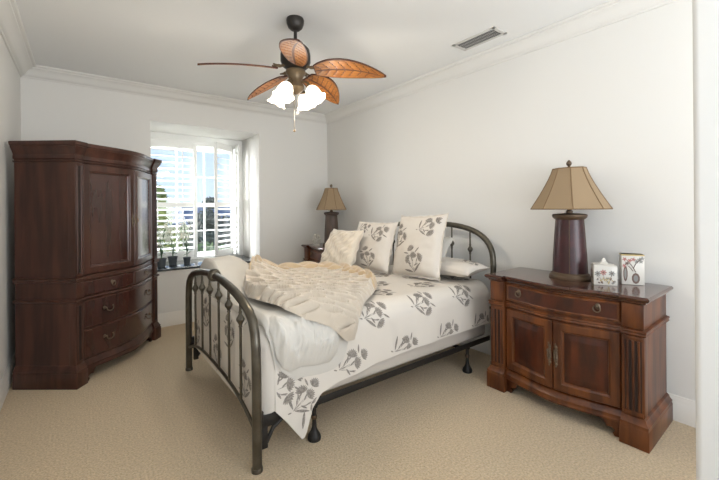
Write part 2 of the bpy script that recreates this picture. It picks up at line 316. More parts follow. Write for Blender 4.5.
# ------------------------------------------------------------------ cabinets
class Cab:
    def __init__(s, W, D, p, step, B): s.W, s.D, s.p, s.s, s.B = W, D, p, step, B; s.a = W/2 - p
    def yb(s, x):
        t = max(-1, min(1, x/s.a)); return -s.D + s.s - s.B*(.5*(1-t*t) + .25*(1+math.cos(PI*t)))
    def outline(s, off, n=20):
        P = [(-s.W/2, -s.D), (-s.a, -s.D)] + [(-s.a + 2*s.a*k/n, s.yb(-s.a + 2*s.a*k/n)) for k in range(n+1)] + [(s.a, -s.D), (s.W/2, -s.D)]
        out = [(-s.W/2 - off, 0)]
        for i, (x, y) in enumerate(P):
            if i in (0,): out.append((x-off, y-off))
            elif i == len(P)-1: out.append((x+off, y-off))
            elif i == 1: out.append((x+off*.0 + .004, y-off))
            elif i == len(P)-2: out.append((x - .004, y-off))
            elif i == 2: out.append((x+.005, min(y-off*.9, y)))
            elif i == len(P)-3: out.append((x-.005, y-off*.9))
            else: out.append((x, y-off))
        out.append((s.W/2 + off, 0)); return out
    def band(s, b, prof, mi=0): b.loft([[(x, y, z) for x, y in s.outline(o)] for z, o in prof], mi)
    def panel(s, b, x0, x1, z0, z1, steps, out=0, mi=0, thick=.02, mfn=None):
        """heightfield panel on the bow; steps = [(distance from edge, protrusion, material)]"""
        ds = [d for d, h, _ in steps]
        xs = sorted(set([x0 + d for d in ds] + [x1 - d for d in ds] + [x0 + ds[-1] + (x1-x0-2*ds[-1])*k/10 for k in range(11)]))
        zs = [z0 + d for d in ds] + [z1 - d for d in reversed(ds)]
        def h(x, z):
            d = min(x-x0, x1-x, z-z0, z1-z) + 1e-6
            for i in range(len(steps)-1):
                if d < steps[i+1][0]:
                    t = (d-steps[i][0])/(steps[i+1][0]-steps[i][0]); return steps[i][1]*(1-t) + steps[i+1][1]*t
            return steps[-1][1]
        def mi_(x, z):
            d = min(x-x0, x1-x, z-z0, z1-z); m_ = steps[0][2]
            for q in steps:
                if d >= q[0]-1e-6: m_ = q[2]
            return m_
        nz_ = len(zs); vs = [(x, s.yb(x) - out - h(x, z), z) for x in xs for z in zs]; fs = []; ms = []
        H = [h(x, z) for x in xs for z in zs]
        for i in range(len(xs)-1):
            for j in range(nz_-1):
                q = (i*nz_+j, (i+1)*nz_+j, (i+1)*nz_+j+1, i*nz_+j+1); m_ = mi_((xs[i]+xs[i+1])/2, (zs[j]+zs[j+1])/2)
                if abs(H[q[1]]-H[q[3]]) < 1e-5: T2 = [(q[0], q[1], q[2]), (q[0], q[2], q[3])] if abs(H[q[0]]-H[q[2]]) < 1e-5 else [(q[0], q[1], q[2]), (q[0], q[2], q[3])]
                else: T2 = [(q[0], q[1], q[3]), (q[1], q[2], q[3])]
                fs += T2; ms += [m_, m_]
        # skirt back to the carcass
        per = [(x, zs[0]) for x in xs] + [(xs[-1], z) for z in zs[1:]] + [(x, zs[-1]) for x in reversed(xs[:-1])] + [(xs[0], z) for z in reversed(zs[1:-1])]
        k = len(vs); vs += [(x, s.yb(x) - out - h(x, z), z) for x, z in per] + [(x, s.yb(x) + thick, z) for x, z in per]; n_ = len(per)
        for i in range(n_): j = (i+1) % n_; fs.append((k+i, k+j, k+n_+j, k+n_+i)); ms.append(steps[0][2])
        s0 = len(b.f); b.add(vs, fs); b.m[s0:] = ms
    def pilaster(s, sgn, z0, z1, name, m, parent, reeds=3):
        b = MB(); xa, xb = sorted((sgn*s.a, sgn*s.W/2)); b.box((xa, -s.D, z0), (xb, -s.D+.06, z1), .003)
        wv = (xb-xa)
        if reeds:
            for k in range(reeds):
                xc = xa + wv*(.24 + .52*k/(reeds-1)); b.tube([(xc, -s.D+.001, z0+.03), (xc, -s.D+.001, z1-.03)], .0075, 10)
            b.box((xa+.006, -s.D-.004, z0), (xb-.006, -s.D+.01, z0+.026), .002).box((xa+.006, -s.D-.004, z1-.026), (xb-.006, -s.D+.01, z1), .002)
            b.box((xa+wv*.12, -s.D-.0006, z0+.03), (xb-wv*.12, -s.D+.01, z1-.03), mi=1)
        return b.build(name, m, parent, smooth=40)
    def feet(s, parent, m, zt, off, apron_depth):
        b = MB()
        for sg in (-1, 1):
            xa, xb = sorted((sg*(s.a-.012), sg*(s.W/2+off)))
            b.box((xa, -s.D-off, 0), (xb, 0, zt*.72), .004)
            # scrolled bracket next to the foot
            pts = [(0, 0), (.035, 0), (.045, .02), (.032, .036), (.05, .052), (.075, .05), (.11, zt*.72), (0, zt*.72)]
            n_ = len(pts); f0 = [(sg*(s.a-.012-px), s.yb(s.a-.012-px)-.006, pz) for px, pz in pts]; f1 = [(x, y+.022, z) for x, y, z in f0]
            b.loft([f0, f1])
        n_ = 28; xs = [-s.a + 2*s.a*k/n_ for k in range(n_+1)]
        def zl(x):
            t = abs(x)/s.a; return zt*.72 - apron_depth*(.45 + .55*math.cos(PI*min(1, t*1.05))) * (1 if t < .93 else .6) - .006
        rings = [[(x, s.yb(x)-.012, zl(x)), (x, s.yb(x)-.012, zt*.74), (x, s.yb(x)+.012, zt*.74), (x, s.yb(x)+.012, zl(x))] for x in xs]
        b.loft(rings)
        b.build('base', m, parent, smooth=30)
def bail(c, w_, T=None):
    b = MB(); x, y, z = c
    for sg in (-1, 1): b.lathe([(.016, 0), (.016, .003), (.009, .006), (.006, .018), (.009, .022), (.003, .026)], seg=12, T=Matrix.Translation((x+sg*w_/2, y+.002, z)) @ Matrix.Rotation(PI/2, 4, 'X'))
    pts = [(x - w_/2*math.cos(t), y-.022 - .008*math.sin(t), z - .034*math.sin(t)**.6) for t in [PI*k/12 for k in range(13)]]
    b.tube(pts, .0045, 8); return b
def ringpull(c):
    b = MB(); x, y, z = c
    b.lathe([(.017, 0), (.015, .004), (.006, .008), (.006, .018), (.002, .022)], seg=14, sy=1.25, T=Matrix.Translation((x, y+.002, z+.008)) @ Matrix.Rotation(PI/2, 4, 'X'))
    b.tube([(x + .021*math.sin(t), y-.016, z - .012 - .021*math.cos(t) + .008) for t in [2*PI*k/18 for k in range(19)]], .0038, 8); return b
def ornate(c, h):
    b = MB(); x, y, z = c
    for k in range(9):
        t = -1 + 2*k/8; r = .012 - .006*abs(t) + .004*(k % 2)
        b.ball((x + .004*math.sin(k*2.2), y-.003, z + t*h/2), r, seg=10, rings=6, sc=(1, .45, 1.1))
        if 0 < k < 8: b.tube([(x + sg_*.012*math.cos(a), y-.004, z + t*h/2 + .010*math.sin(a)) for a in [PI*q/6 - PI/2 for q in range(7)] for sg_ in (1,)], .0022, 6)
    b.tube([(x, y-.004, z+h*.18), (x, y-.024, z+h*.12), (x, y-.026, z), (x, y-.024, z-h*.12), (x, y-.004, z-h*.18)], .0045, 8); return b

def cabinet_common(root, c, H, zbase, zcrown, mats, bands, crown_prof, base_prof):
    mW, mP = mats[:2]
    b = MB(); b.loft([[(x, y, z) for x, y in c.outline(-.006)] for z in (zbase*.6, H-.02)]); b.build('body', mW, root, smooth=25)
    for i, pr_ in enumerate(bands):
        b = MB(); c.band(b, pr_); b.build('moulding', mW, root, smooth=30)
    b = MB(); c.band(b, crown_prof); b.build('top', mats[2] if len(mats) > 2 else mW, root, smooth=30)
    b = MB(); c.band(b, base_prof); b.build('base_moulding', mW, root, smooth=30)

# armoire across the corner
arm = thing('armoire', 'tall dark cherry bow-front armoire standing across the left corner', 'armoire', (-.084, 4.502, 0), math.radians(52.19))
c = Cab(1.165, .50, .085, .018, .115)
half = lambda z, o, r=.008: [(z-r, o-.008), (z-r*.6, o+.002), (z, o+.006), (z+r*.6, o+.002), (z+r, o-.008)]
cabinet_common(arm, c, 1.97, .17, 1.85, (M['arm'], M['armp']),
    [[(.845, 0), (.848, .010), (.856, .014), (.866, .012), (.876, .018), (.884, .016), (.888, 0)], [(.684, 0), (.688, .010), (.697, .016), (.708, .012), (.712, 0)], [(1.822, -.002), (1.826, .008), (1.834, .010), (1.838, -.002)]],
    [(1.845, 0), (1.85, .006), (1.87, .008), (1.882, .004), (1.90, .010), (1.925, .022), (1.945, .032), (1.952, .030), (1.957, .038), (1.975, .042), (1.985, .040), (1.989, .032)],
    [(.10, .022), (.115, .024), (.128, .018), (.14, .020), (.158, .008), (.172, .004), (.18, -.004)])
c.feet(arm, M['arm'], .17, .024, .03)
for sg in (-1, 1):
    c.pilaster(sg, .888, 1.822, 'pilaster', [M['arm'], M['dark']], arm, 2); c.pilaster(sg, .18, .684, 'pilaster', [M['arm'], M['dark']], arm, 2)
    b = MB(); xa, xb = sorted((sg*c.a, sg*c.W/2)); b.box((xa+.004, -c.D-.003, .716), (xb-.004, -c.D+.02, .842), .002); b.build('corner_block', M['arm'], arm)
    door_steps = [(0, .006, 0), (.004, .012, 0), (.052, .012, 0), (.056, .007, 1), (.066, .004, 1), (.072, -.004, 1), (.078, -.004, 1)]
    b = MB(); x0, x1 = sorted((sg*.003, sg*(c.a-.004))); c.panel(b, x0, x1, .895, 1.815, door_steps, .004); d = b.build('door', [M['arm'], M['armp']], arm, smooth=25)
    ornate((sg*.026, c.yb(.026)-.014, 1.33), .12).build('handle', M['brass'], d)
    b = MB(); c.panel(b, x0, x1, .716, .842, [(0, .003, 0), (.004, .009, 0), (.010, .011, 1), (.016, .011, 1)], .002); d = b.build('drawer', [M['arm'], M['armp']], arm, smooth=25)
    ringpull((sg*c.a*.5, c.yb(c.a*.5)-.011, .785)).build('ring_pull', M['brass'], d)
for z0, z1 in ((.445, .680), (.195, .435)):
    b = MB(); c.panel(b, -c.a+.004, c.a-.004, z0, z1, [(0, .003, 0), (.005, .009, 0), (.012, .011, 1), (.018, .011, 1)], .002); d = b.build('drawer', [M['arm'], M['armp']], arm, smooth=25)
    for sg in (-1, 1): bail((sg*.29, c.yb(.29)-.011, (z0+z1)/2+.02), .085).build('bail_pull', M['brass'], d)

# bedside chests
def make_chest(loc, rz, label):
    root = thing('bedside_chest', label, 'cabinet', loc, rz, 'matching bedside chests')
    c = Cab(1.0, .50, .112, .03, .07)
    cabinet_common(root, c, .875, .17, .85, (M['sb'], M['sbp'], M['sbt']),
        [[(.655, -.004), (.658, .006), (.665, .012), (.675, .008), (.684, .014), (.692, .012), (.696, -.004)]],
        [(.848, .002), (.853, .010), (.862, .012), (.866, .022), (.874, .030), (.882, .034), (.890, .032), (.896, .024)],
        [(.10, .022), (.112, .026), (.125, .022), (.14, .024), (.155, .010), (.170, .006), (.178, -.006)])
    c.feet(root, M['sb'], .165, .026, .022)
    for sg in (-1, 1):
        c.pilaster(sg, .178, .655, 'pilaster', [M['sb'], M['dark']], root, 3)
        b = MB(); xa, xb = sorted((sg*(c.a+.004), sg*(c.W/2-.002))); b.box((xa, -c.D-.003, .70), (xb, -c.D+.02, .845), .002); b.build('corner_block', M['sb'], root)
        x0, x1 = sorted((sg*.003, sg*(c.a-.012)))
        b = MB(); c.panel(b, x0, x1, .185, .648, [(0, .004, 0), (.005, .010, 0), (.050, .010, 0), (.055, .005, 0), (.062, .002, 0), (.066, -.006, 1), (.078, -.006, 1), (.105, .002, 1), (.115, .002, 1)], .004)
        d = b.build('door', [M['sb'], M['sbp']], root, smooth=25)
        ornate((sg*.022, c.yb(.022)-.012, .42), .15).build('handle', M['brass'], d)
    b = MB(); c.panel(b, -c.a+.012, c.a-.012, .712, .838, [(0, .004, 0), (.005, .010, 0), (.013, .010, 0), (.018, .006, 1), (.024, .006, 1)], .002); d = b.build('drawer', [M['sb'], M['sbp']], root, smooth=25)
    for sg in (-1, 1): ringpull((sg*.26, c.yb(.26)-.010, .785)).build('ring_pull', M['brass'], d)
    return root
chest = make_chest((3.112, 1.233, 0), -PI/2 + .022, 'bow-front cherry bedside chest in the right foreground with burgundy lamp')
chest2 = dup(chest, (3.13, 4.36, 0), -PI/2, 'cherry bedside chest on the far side of the bed, mostly hidden by pillows')

# ------------------------------------------------------------------ lamps
def make_lamp(loc, label, body_m):
    root = thing('table_lamp', label, 'lamp', loc, 0, 'matching bedside lamps')
    ph = PI/8; K = 1/math.cos(PI/8); oct_ = lambda prof, b, mi=0: b.lathe([(r, z) for r, z in prof], seg=16, ph=ph, sx=.86, sy=.96, mi=mi)
    b = MB(); oct_([(.148, 0), (.150, .010), (.146, .018), (.138, .022), (.136, .034), (.126, .042)], b); b.build('base', M['gold'], root, smooth=30)
    b = MB(); oct_([(.122, .042), (.116, .16), (.104, .34), (.097, .437)], b); b.build('body', body_m, root, smooth=40)
    b = MB()
    for k in range(4):
        a = PI + .35 + 2*PI*k/4; b.tube([(r*.86*math.cos(a), r*.96*math.sin(a), z) for r, z in ((.121, .043), (.116, .16), (.104, .34), (.097, .436))], .0028, 6)
    b.build('strap', M['gold'], root)
    b = MB(); oct_([(.100, .436), (.110, .442), (.120, .452), (.124, .462), (.124, .472), (.112, .478), (.05, .484)], b); b.build('cap', M['gold'] if body_m is M['leather'] else M['lbrown'], root, smooth=30)
    b = MB(); b.lathe([(.022, .483), (.024, .50), (.016, .505), (.012, .53), (.020, .54), (.020, .58)], seg=14)
    b.tube([(0, 0, .58), (0, .05, .66), (0, .05, .76), (0, 0, .815)], .003, 6).tube([(0, 0, .58), (0, -.05, .66), (0, -.05, .76), (0, 0, .815)], .003, 6)
    b.build('socket', M['gold'], root)
    # six-panel bell shade with straight panels
    def sh(t):  # t 0 bottom .. 1 top
        r = 1 - t; return .118 + .167*(r**1.22), .515 + .305*t
    N = 8; rg = []; rgi = []
    for k in range(9):
        r, z = sh(k/8); rg.append([(r*.66*math.cos(2*PI*(j+.5)/N)/math.cos(PI/N), r*math.sin(2*PI*(j+.5)/N)/math.cos(PI/N)*.90, z) for j in range(N)])
        rgi.append([(x*.985, y*.985, zz) for x, y, zz in rg[-1]])
    b = MB(); b.loft(rg, cap=False); b.loft(rgi, cap=False); sd = b.build('shade', M['shade'], root, smooth=20)
    b = MB()
    for j in range(N): b.tube([rg[k][j] for k in range(9)], .0035, 6)
    for k in (0, 8): b.tube(rg[k] + [rg[k][0]], .004, 6)
    b.tube([rg[8][1], (0, 0, .818), rg[8][5]], .003, 6); b.build('trim', M['shadet'], sd)
    b = MB(); b.lathe([(.006, .815), (.014, .825), (.008, .835), (.018, .848), (.020, .860), (.013, .872), (.004, .882)], seg=14); b.build('finial', M['gold'], root)
    return root
lamp = make_lamp((2.925, 1.262, .896), 'burgundy leather table lamp with tan bell shade on the foreground chest', M['leather'])
lamp2 = make_lamp((2.86, 4.47, .896), 'brown-bodied table lamp with tan bell shade in the far corner', M['lbrown'])

# ------------------------------------------------------------------ small ornaments on the chests
def blot(b, T, x, z, a, l, w_, mi, y=-.0006):
    ca, sa = math.cos(a), math.sin(a); pts = []
    for k in range(10):
        t = 2*PI*k/10; u, v = l/2*math.cos(t), w_/2*math.sin(t); pts.append((x + u*ca - v*sa, y, z + u*sa + v*ca))
    b.add(pts, [tuple(range(10))], mi, T)
deco = [M['ceramic'], M['d_rose'], M['d_ochre'], M['d_grey'], M['d_brown']]
def flowerbed(b, T, w_, h, n, seed):
    rnd = random.Random(seed)
    for k in range(n):
        x, z = rnd.uniform(-w_*.40, w_*.40), h*(.12 + .26*rnd.random())
        blot(b, T, x, z, rnd.uniform(0, 3), rnd.uniform(.014, .024), rnd.uniform(.005, .009), rnd.choice((2, 2, 3, 4)), -.0006 - .00005*k)
    for cx, cz, m_ in ((-.012, h*.68, 1), (w_*.27, h*.64, 3), (-w_*.33, h*.60, 3)):
        for k in range(7):
            a = 2*PI*k/7; blot(b, T, cx+.012*math.cos(a), cz+.012*math.sin(a), a, .016, .008, m_, -.0015-.00005*k)
        blot(b, T, cx, cz, 0, .010, .010, 4, -.002)
        b.tube([T @ Vector((cx, -.001, cz-.014)), T @ Vector((cx*.5, -.001, h*.3))], .0012, 5, 4)
def make_tealight(loc, rz, label, s=1):
    root = thing('tealight_house', label, 'candle holder', loc, rz)
    w_, h = .135*s, .128*s; b = MB(); b.box((-w_/2, -w_/2, 0), (w_/2, w_/2, h), .004)
    for k in range(4):
        T = Matrix.Rotation(PI/2*k, 4, 'Z') @ Matrix.Translation((0, -w_/2, 0)); flowerbed(b, T, w_, h, 26, 3+k)
    b.build('box', deco, root, smooth=30)
    b = MB(); b.loft([[(x*q, y*q, z) for x, y in ((-1, -1), (1, -1), (1, 1), (-1, 1))] for q, z in ((w_*.49, h), (w_*.46, h+.006), (w_*.22, h+.012), (w_*.10, h+.022), (w_*.07, h+.042), (.003, h+.050))])
    b.build('lid', M['ceramic'], root, smooth=20); return root
def vase_branch(b, T, w_, h):
    blot(b, T, w_*.12, h*.22, PI/2, h*.36, w_*.36, 4, -.0008); blot(b, T, w_*.12, h*.22, PI/2, h*.22, w_*.20, 3, -.0012)
    blot(b, T, -w_*.33, h*.36, PI/2, h*.52, w_*.20, 4, -.0009); blot(b, T, -w_*.33, h*.36, PI/2, h*.36, w_*.10, 3, -.0013)
    for p in ([(.12, .42), (.02, .55), (.12, .70), (.34, .86)], [(.02, .55), (-.10, .68), (-.26, .80)], [(.0, .45), (-.1, .55), (-.2, .62)]):
        b.tube([T @ Vector((x*w_, -.0012, z*h)) for x, z in p], .0022, 6, 4)
    rnd = random.Random(5)
    for x, z, m_ in ((-.14, .80, 1), (.02, .84, 1), (-.26, .70, 4), (.16, .78, 3), (.28, .84, 3), (.40, .88, 3), (.34, .78, 3), (-.36, .84, 1), (-.38, .62, 1)):
        for k in range(5):
            a = 2*PI*k/5 + x; blot(b, T, x*w_ + .007*math.cos(a), z*h + .007*math.sin(a), a, .015, .007, m_, -.0016-.0001*k)
make_tealight((2.872, 1.018, .896), math.radians(-62), 'square white tealight house with painted flowers and pointed lid, beside the burgundy lamp')
cv = MB(); w_, h = .128, .205; cv.box((-w_/2, -.04, 0), (w_/2, .04, h), .004)
for k in (0, 1): vase_branch(cv, Matrix.Rotation(PI*k, 4, 'Z') @ Matrix.Translation((0, -.04, 0)), w_, h)
cv.box((-w_/2-.001, -.041, h-.010), (w_/2+.001, .041, h), .002, mi=2)
cvo = cv.build('painted_block_vase', deco, smooth=30); cvo.location = (3.0, .895, .897); cvo.rotation_euler = (0, 0, math.radians(-62))
tag(cvo, 'tall square white block painted with a vase and blossom branch, near chest corner', 'ornament')
# filigree ornament on the far chest
fo = MB(); rnd = random.Random(2)
fo.lathe([(.05, 0), (.05, .012), (.03, .018)], seg=16)
for k in range(26):
    a = rnd.uniform(0, 6.3); z = .02 + .13*rnd.random(); r = .045*math.sin(PI*min(1, (z+.02)/.2))
    fo.ball((r*math.cos(a), r*math.sin(a), z), rnd.uniform(.012, .020), seg=8, rings=6)
for k in range(5): fo.tube([(.03*math.cos(k*1.25), .03*math.sin(k*1.25), .015), (.042*math.cos(k*1.25+.5), .042*math.sin(k*1.25+.5), .08), (.02*math.cos(k*1.25+1), .02*math.sin(k*1.25+1), .16)], .006, 6)
fo_o = fo.build('filigree_ornament', M['ceramic'], smooth=50); fo_o.location = (2.69, 4.60, .897)
tag(fo_o, 'pale openwork flower ornament beside the far corner lamp', 'ornament')

# ------------------------------------------------------------------ bed frame
bed = thing('bed_frame', 'bronze metal bed frame with arched head and foot rails', 'bed', (.753, 2.745, 0))
Y0, Y1, YC = 1.947, 3.543, 2.745
def arch(x, zpost, ztop, n=30):
    """post bottoms -> shoulders -> flat arch"""
    pts = [(x, Y0, 0.0), (x, Y0, .25), (x, Y0, zpost*.6), (x, Y0, zpost)]
    for k in range(1, n):
        t = PI*k/n; cy = math.cos(t); sy = math.sin(t)
        ex = .62
        y = YC - (YC-Y0)*(abs(cy)**ex if cy >= 0 else -abs(cy)**ex); z = zpost + (ztop-zpost)*(sy**.72)
        pts.append((x, y, z))
    pts += [(x, Y1, zpost), (x, Y1, zpost*.6), (x, Y1, .25), (x, Y1, 0)]
    return pts
TB = Matrix.Translation((-.753, -2.745, 0))
def arch_z(y, zpost, ztop):
    c_ = min(1, abs((y-YC)/(YC-Y0)))**(1/.62); return zpost + (ztop-zpost)*((1-c_*c_)**.5)**.72
HALF = [(.80, 0), (.80, .25), (.80, .42), (.799, .55), (.794, .66), (.780, .745), (.750, .805), (.70, .845), (.60, .885), (.48, .912), (.36, .932), (.2, .950), (0, .957)]
def foot_z(y):
    d = abs(y-YC)
    for (d0, z0), (d1, z1) in zip(HALF[::-1], HALF[::-1][1:]):
        if d <= d1: return z0 + (z1-z0)*(d-d0)/max(1e-6, d1-d0)
    return .5
def end_rail(x, zpost, ztop, zlow_end, zlow_mid, zk, name):
    b = MB(); P_ = arch(x, zpost, ztop) if x > 1 else [(x, YC-d, z) for d, z in HALF] + [(x, YC+d, z) for d, z in HALF[::-1][1:]]
    b.tube(P_, .0265, 14, T=TB)
    for y in (Y0, Y1): b.lathe([(.031, 0), (.031, .018), (.027, .024)], (x, y, 0), 14, T=TB)
    r = b.build(name, M['iron'], bed, smooth=60)
    b = MB(); lo = lambda y: zlow_mid - (zlow_mid-zlow_end)*((abs(y-YC)/(YC-Y0))**3)
    b.tube([(x, Y0 + (Y1-Y0)*k/24, lo(Y0 + (Y1-Y0)*k/24)) for k in range(25)], .011, 10, T=TB); b.build('lower_rail', M['iron'], r, smooth=60)
    for k in range(6):
        y = 2.195 + .22*k; b = MB(); zt_ = (arch_z(y, zpost, ztop) if x > 1 else foot_z(y)) - .012; z0 = lo(y); z1 = zk - .065*(abs(y-YC)/.55)**2
        b.tube([(x, y, z0), (x, y, zt_)], .0085, 8, T=TB)
        b.lathe([(.008, -.05), (.013, -.044), (.009, -.036), (.014, -.024), (.024, -.008), (.026, 0), (.024, .008), (.014, .024), (.009, .036), (.013, .044), (.008, .05)], (x, y, z1), 12, T=TB)
        b.build('spindle', M['iron'], r, smooth=50)
    b = MB()
    T = TB @ Matrix.Translation((x, YC, ztop)) @ Matrix.Rotation(PI/2, 4, 'X')
    b.lathe([(.024, -.045), (.036, -.038), (.036, -.026), (.044, -.016), (.047, 0), (.044, .016), (.036, .026), (.036, .038), (.024, .045)], seg=18, T=T); b.build('collar', M['iron'], r, smooth=50)
end_rail(.753, .72, .957, .20, .325, .835, 'footboard')
end_rail(2.985, .90, 1.262, .50, .56, 1.09, 'headboard')
for y in (1.974, 3.516):
    b = MB(); s_ = 1 if y < 2.7 else -1
    b.box((.80, y-.004, .218), (2.96, y+.004, .262), .002, T=TB).box((.80, min(y, y+s_*.045), .218), (2.96, max(y, y+s_*.045), .224), .001, T=TB)
    rl = b.build('side_rail', M['black'], bed)
    b = MB(); b.box((.768, y-.012, .20), (.80, y+.012, .30), .003, T=TB).box((.79, y-.006, .205), (.90, y+.006, .275), .003, T=TB).box((.785, y-.010, .09), (.825, y+.018, .21), .004, T=TB)
    b.tube([(.82, y, .12), (.86, y, .19), (.92, y, .225)], .012, 8, T=TB)
    b.build('bracket', M['black'], rl)
for x in (1.141, 2.666):
    for y in (2.0, 3.49):
        b = MB(); b.lathe([(.040, 0), (.042, .012), (.038, .030), (.022, .055), (.015, .075), (.013, .11), (.013, .228)], (x, y, 0), 16, T=TB)
        b.lathe([(.022, .20), (.024, .205), (.024, .226), (.018, .23)], (x, y, 0), 14, T=TB)
        lg = b.build('support_leg', M['black'], bed, smooth=40)
        b = MB(); b.lathe([(.016, .128), (.018, .132), (.018, .146), (.016, .15)], (x, y, 0), 14, T=TB); b.build('ring', M['gold'], lg)
for x in (1.2, 2.6): b = MB(); b.box((x-.02, 1.99, .212), (x+.02, 3.50, .224), .002, T=TB); b.build('cross_slat', M['black'], bed)
def mattress(name, lo, hi, m, lab):
    b = MB(); b.box(lo, hi, .03); o = b.build(name, [m], smooth=50); return tag(o, lab, 'mattress')
mattress('box_spring', (.812, 1.985, .264), (2.925, 3.505, .455), M['box_fab'], 'pale box spring resting on the black side rails under the bedspread')
mattress('mattress', (.90, 2.03, .46), (2.90, 3.46, .735), M['white_fab'], 'white mattress under the floral bedspread, on the box spring')

# ------------------------------------------------------------------ bedding surface
XF, YN, YFAR, ZT = .86, 2.08, 3.41, .76
def prof(d, r):
    if d <= 0: return d, 0.
    if d < PI*r/2: return r*math.sin(d/r), r*(1-math.cos(d/r))
    return r, r + d - PI*r/2
def smo(a, b_, t):
    t = min(1, max(0, (t-a)/(b_-a))); return t*t*(3-2*t)
def S(x, v, off=0):
    """x along the bed, v across it as cloth length; both keep going down the sides"""
    r = .13
    da = XF - x; db = YN - v if v < YN else (v - YFAR if v > YFAR else 0); sg = -1 if v < YN else 1
    y0 = YN if v < YN else (YFAR if v > YFAR else v)
    if da <= 0 or (da < .06 and off > .012):
        if db <= 0: return Vector((x, v, ZT+off))
        o, dn = prof(db, r+off); return Vector((x, y0 + sg*o, ZT+off-dn))
    if db <= 0:
        o, dn = prof(da, .075); return Vector((XF - o, v, ZT+off-dn))
    al, be = da/HF, db/HS; tt = max(al, be); ph = (.5*al/be if al < be else 1 - .5*be/al)
    L = tt*(hang(XF)*(1-ph) + HF*ph); ang = ph*PI/2
    o, dn = prof(L, .075*ph + (1-ph)*(r+off))
    return Vector((XF - min(o, .075 + .055*(1-ph))*math.sin(ang), y0 + sg*o*math.cos(ang), ZT+off-dn))
HF, HS = .58, .444
def hang(x):
    """cloth length down the near side; the foot corner hangs in a long point"""
    P = [(.0, .50), (.84, .52), (.93, .63), (1.035, .775), (1.055, .74), (1.10, .60), (1.16, .535), (1.30, .50), (1.6, .465), (2.1, .445), (4, .44)]
    for (a, p), (b_, q) in zip(P, P[1:]):
        if x <= b_: return p + (q-p)*(x-a)/(b_-a)
    return .44
def Hc(x, v): return .015 + (.03 + .19*smo(2.5, 3.4, v))*(1 - smo(1.05, 1.5, x))
def Nrm(fn, u, v, e_=.004):
    a = fn(u+e_, v) - fn(u-e_, v); b_ = fn(u, v+e_) - fn(u, v-e_); n_ = a.cross(b_); return n_.normalized() if n_.length > 1e-9 else Vector((0, 0, 1))

# printed flower sprig as little cloth pieces lying on a surface fn(u, v)
def sprig(b, fn, u0, v0, ang, s, inside=None, flip=1, jit=0):
    ca, sa = math.cos(ang), math.sin(ang)
    def P(p, q, e_):
        u = u0 + s*(p*ca - q*sa); v = v0 + s*(p*sa + q*ca); return fn(u, v) + Nrm(fn, u, v)*flip*e_
    def strip(p, q, a, L, w_, mi, e_=.0012, n_=4, tip=.0):
        c2, s2 = math.cos(a), math.sin(a); vs = []; 
        for k in range(n_+1):
            t = k/n_; hw = w_/2*(math.sin(PI*min(1, max(0.02, t*.92+.04)))**.7)
            for sg in (-1, 1): vs.append((p + L*t*c2 - sg*hw*s2, q + L*t*s2 + sg*hw*c2))
        if inside and not all(inside(u0 + s*(a_*ca - b2*sa), v0 + s*(a_*sa + b2*ca)) for a_, b2 in vs): return
        b.add([P(a_, b2, e_) for a_, b2 in vs], [(2*k, 2*k+1, 2*k+3, 2*k+2) for k in range(n_)], mi)
    def stem(pts, w_=.02):
        for (p, q), (p2, q2) in zip(pts, pts[1:]): strip(p, q, math.atan2(q2-q, p2-p), math.hypot(p2-p, q2-q)*1.05, w_, 1, .0010, 2)
    heads = [(.50, .34, 1.15), (.66, .02, 0.05), (.93, .20, .35), (.60, -.34, -1.0)]
    for i, (p, q, a) in enumerate(heads):
        stem([(.0, .0), (p*.45, q*.25), (p - .12*math.cos(a), q - .12*math.sin(a))])
        for k in range(9):
            da_ = (k-4)/4*1.15; strip(p - .10*math.cos(a), q - .10*math.sin(a), a + da_, .25*(1-.10*abs(da_)), .070, 2 if (k+i) % 2 else 1, .0014 + .00005*k)
        for k in range(5):
            da_ = (k-2)/2*.8; strip(p - .10*math.cos(a), q - .10*math.sin(a), a + da_, .15, .055, 1, .0022 + .00005*k)
    for p, q, a, L, w_ in ((.02, .05, 1.45, .46, .10), (.04, -.03, -.80, .50, .10), (.30, .12, 1.30, .22, .07), (.26, -.05, -1.1, .24, .07), (.72, .30, 1.5, .26, .07), (.78, -.08, -.75, .28, .07), (.42, .02, .5, .2, .06), (.15, .05, .9, .24, .06), (-.06, .0, 2.7, .12, .05), (.36, -.16, -.2, .22, .055), (.30, .20, .3, .2, .05)):
        strip(p, q, a, L, w_*.85, 1, .0016)

# floral bedspread
def wrk(x, v):
    w_ = .005*nz(x*3, v*3, 1) + .004*nz(x*8, v*6, 4) + .003*abs(nz(x*11, v*7, 9))
    db = max(0, YN - v, v - YFAR)
    if db > .1: w_ += (db-.1)*.045*nz(x*4.5, 0, 7) 
    return w_
def Sp(x, v):
    p = S(x, v); da = XF - x; w_ = wrk(x, v)
    db = max(0, YN - v, v - YFAR); sg = -1 if v < YN else 1
    if db > 0 and da < 0: return p + Vector((0, sg*w_*min(1, db*6) + sg*.006*min(1, db*5), w_*(1-min(1, db*6))))
    if da > 0: return p + Vector((0, 0, w_*.2))
    return p + Vector((0, 0, w_))
sp = MB(); X1 = 2.915
def spq(u, v):
    x = XF-HF + (X1-XF+HF)*u; q = YN-HS + (YFAR-YN+2*HS)*v
    if x >= XF and q < YN: q = YN - (YN-q)*hang(x)/HS
    return Sp(x, q)
sp.grid(190, 130, spq)
inside = lambda x, v: XF-HF+.01 < x < X1-.01 and YN-(hang(x) if x > XF else HS)+.01 < v < YFAR+HS-.01 and not (x < XF and v < YN)
rnd = random.Random(11)
for r in range(-1, 8):
    for k in range(-1, 6):
        x = 1.40 + .478*(k-1) + (.215 if r % 2 else 0) ; v = 1.652 + .285*r
        if r == 0 and k == 4: x = 2.80
        sprig(sp, Sp, x-.11, v, rnd.uniform(-.12, .12), .215, inside, 1)
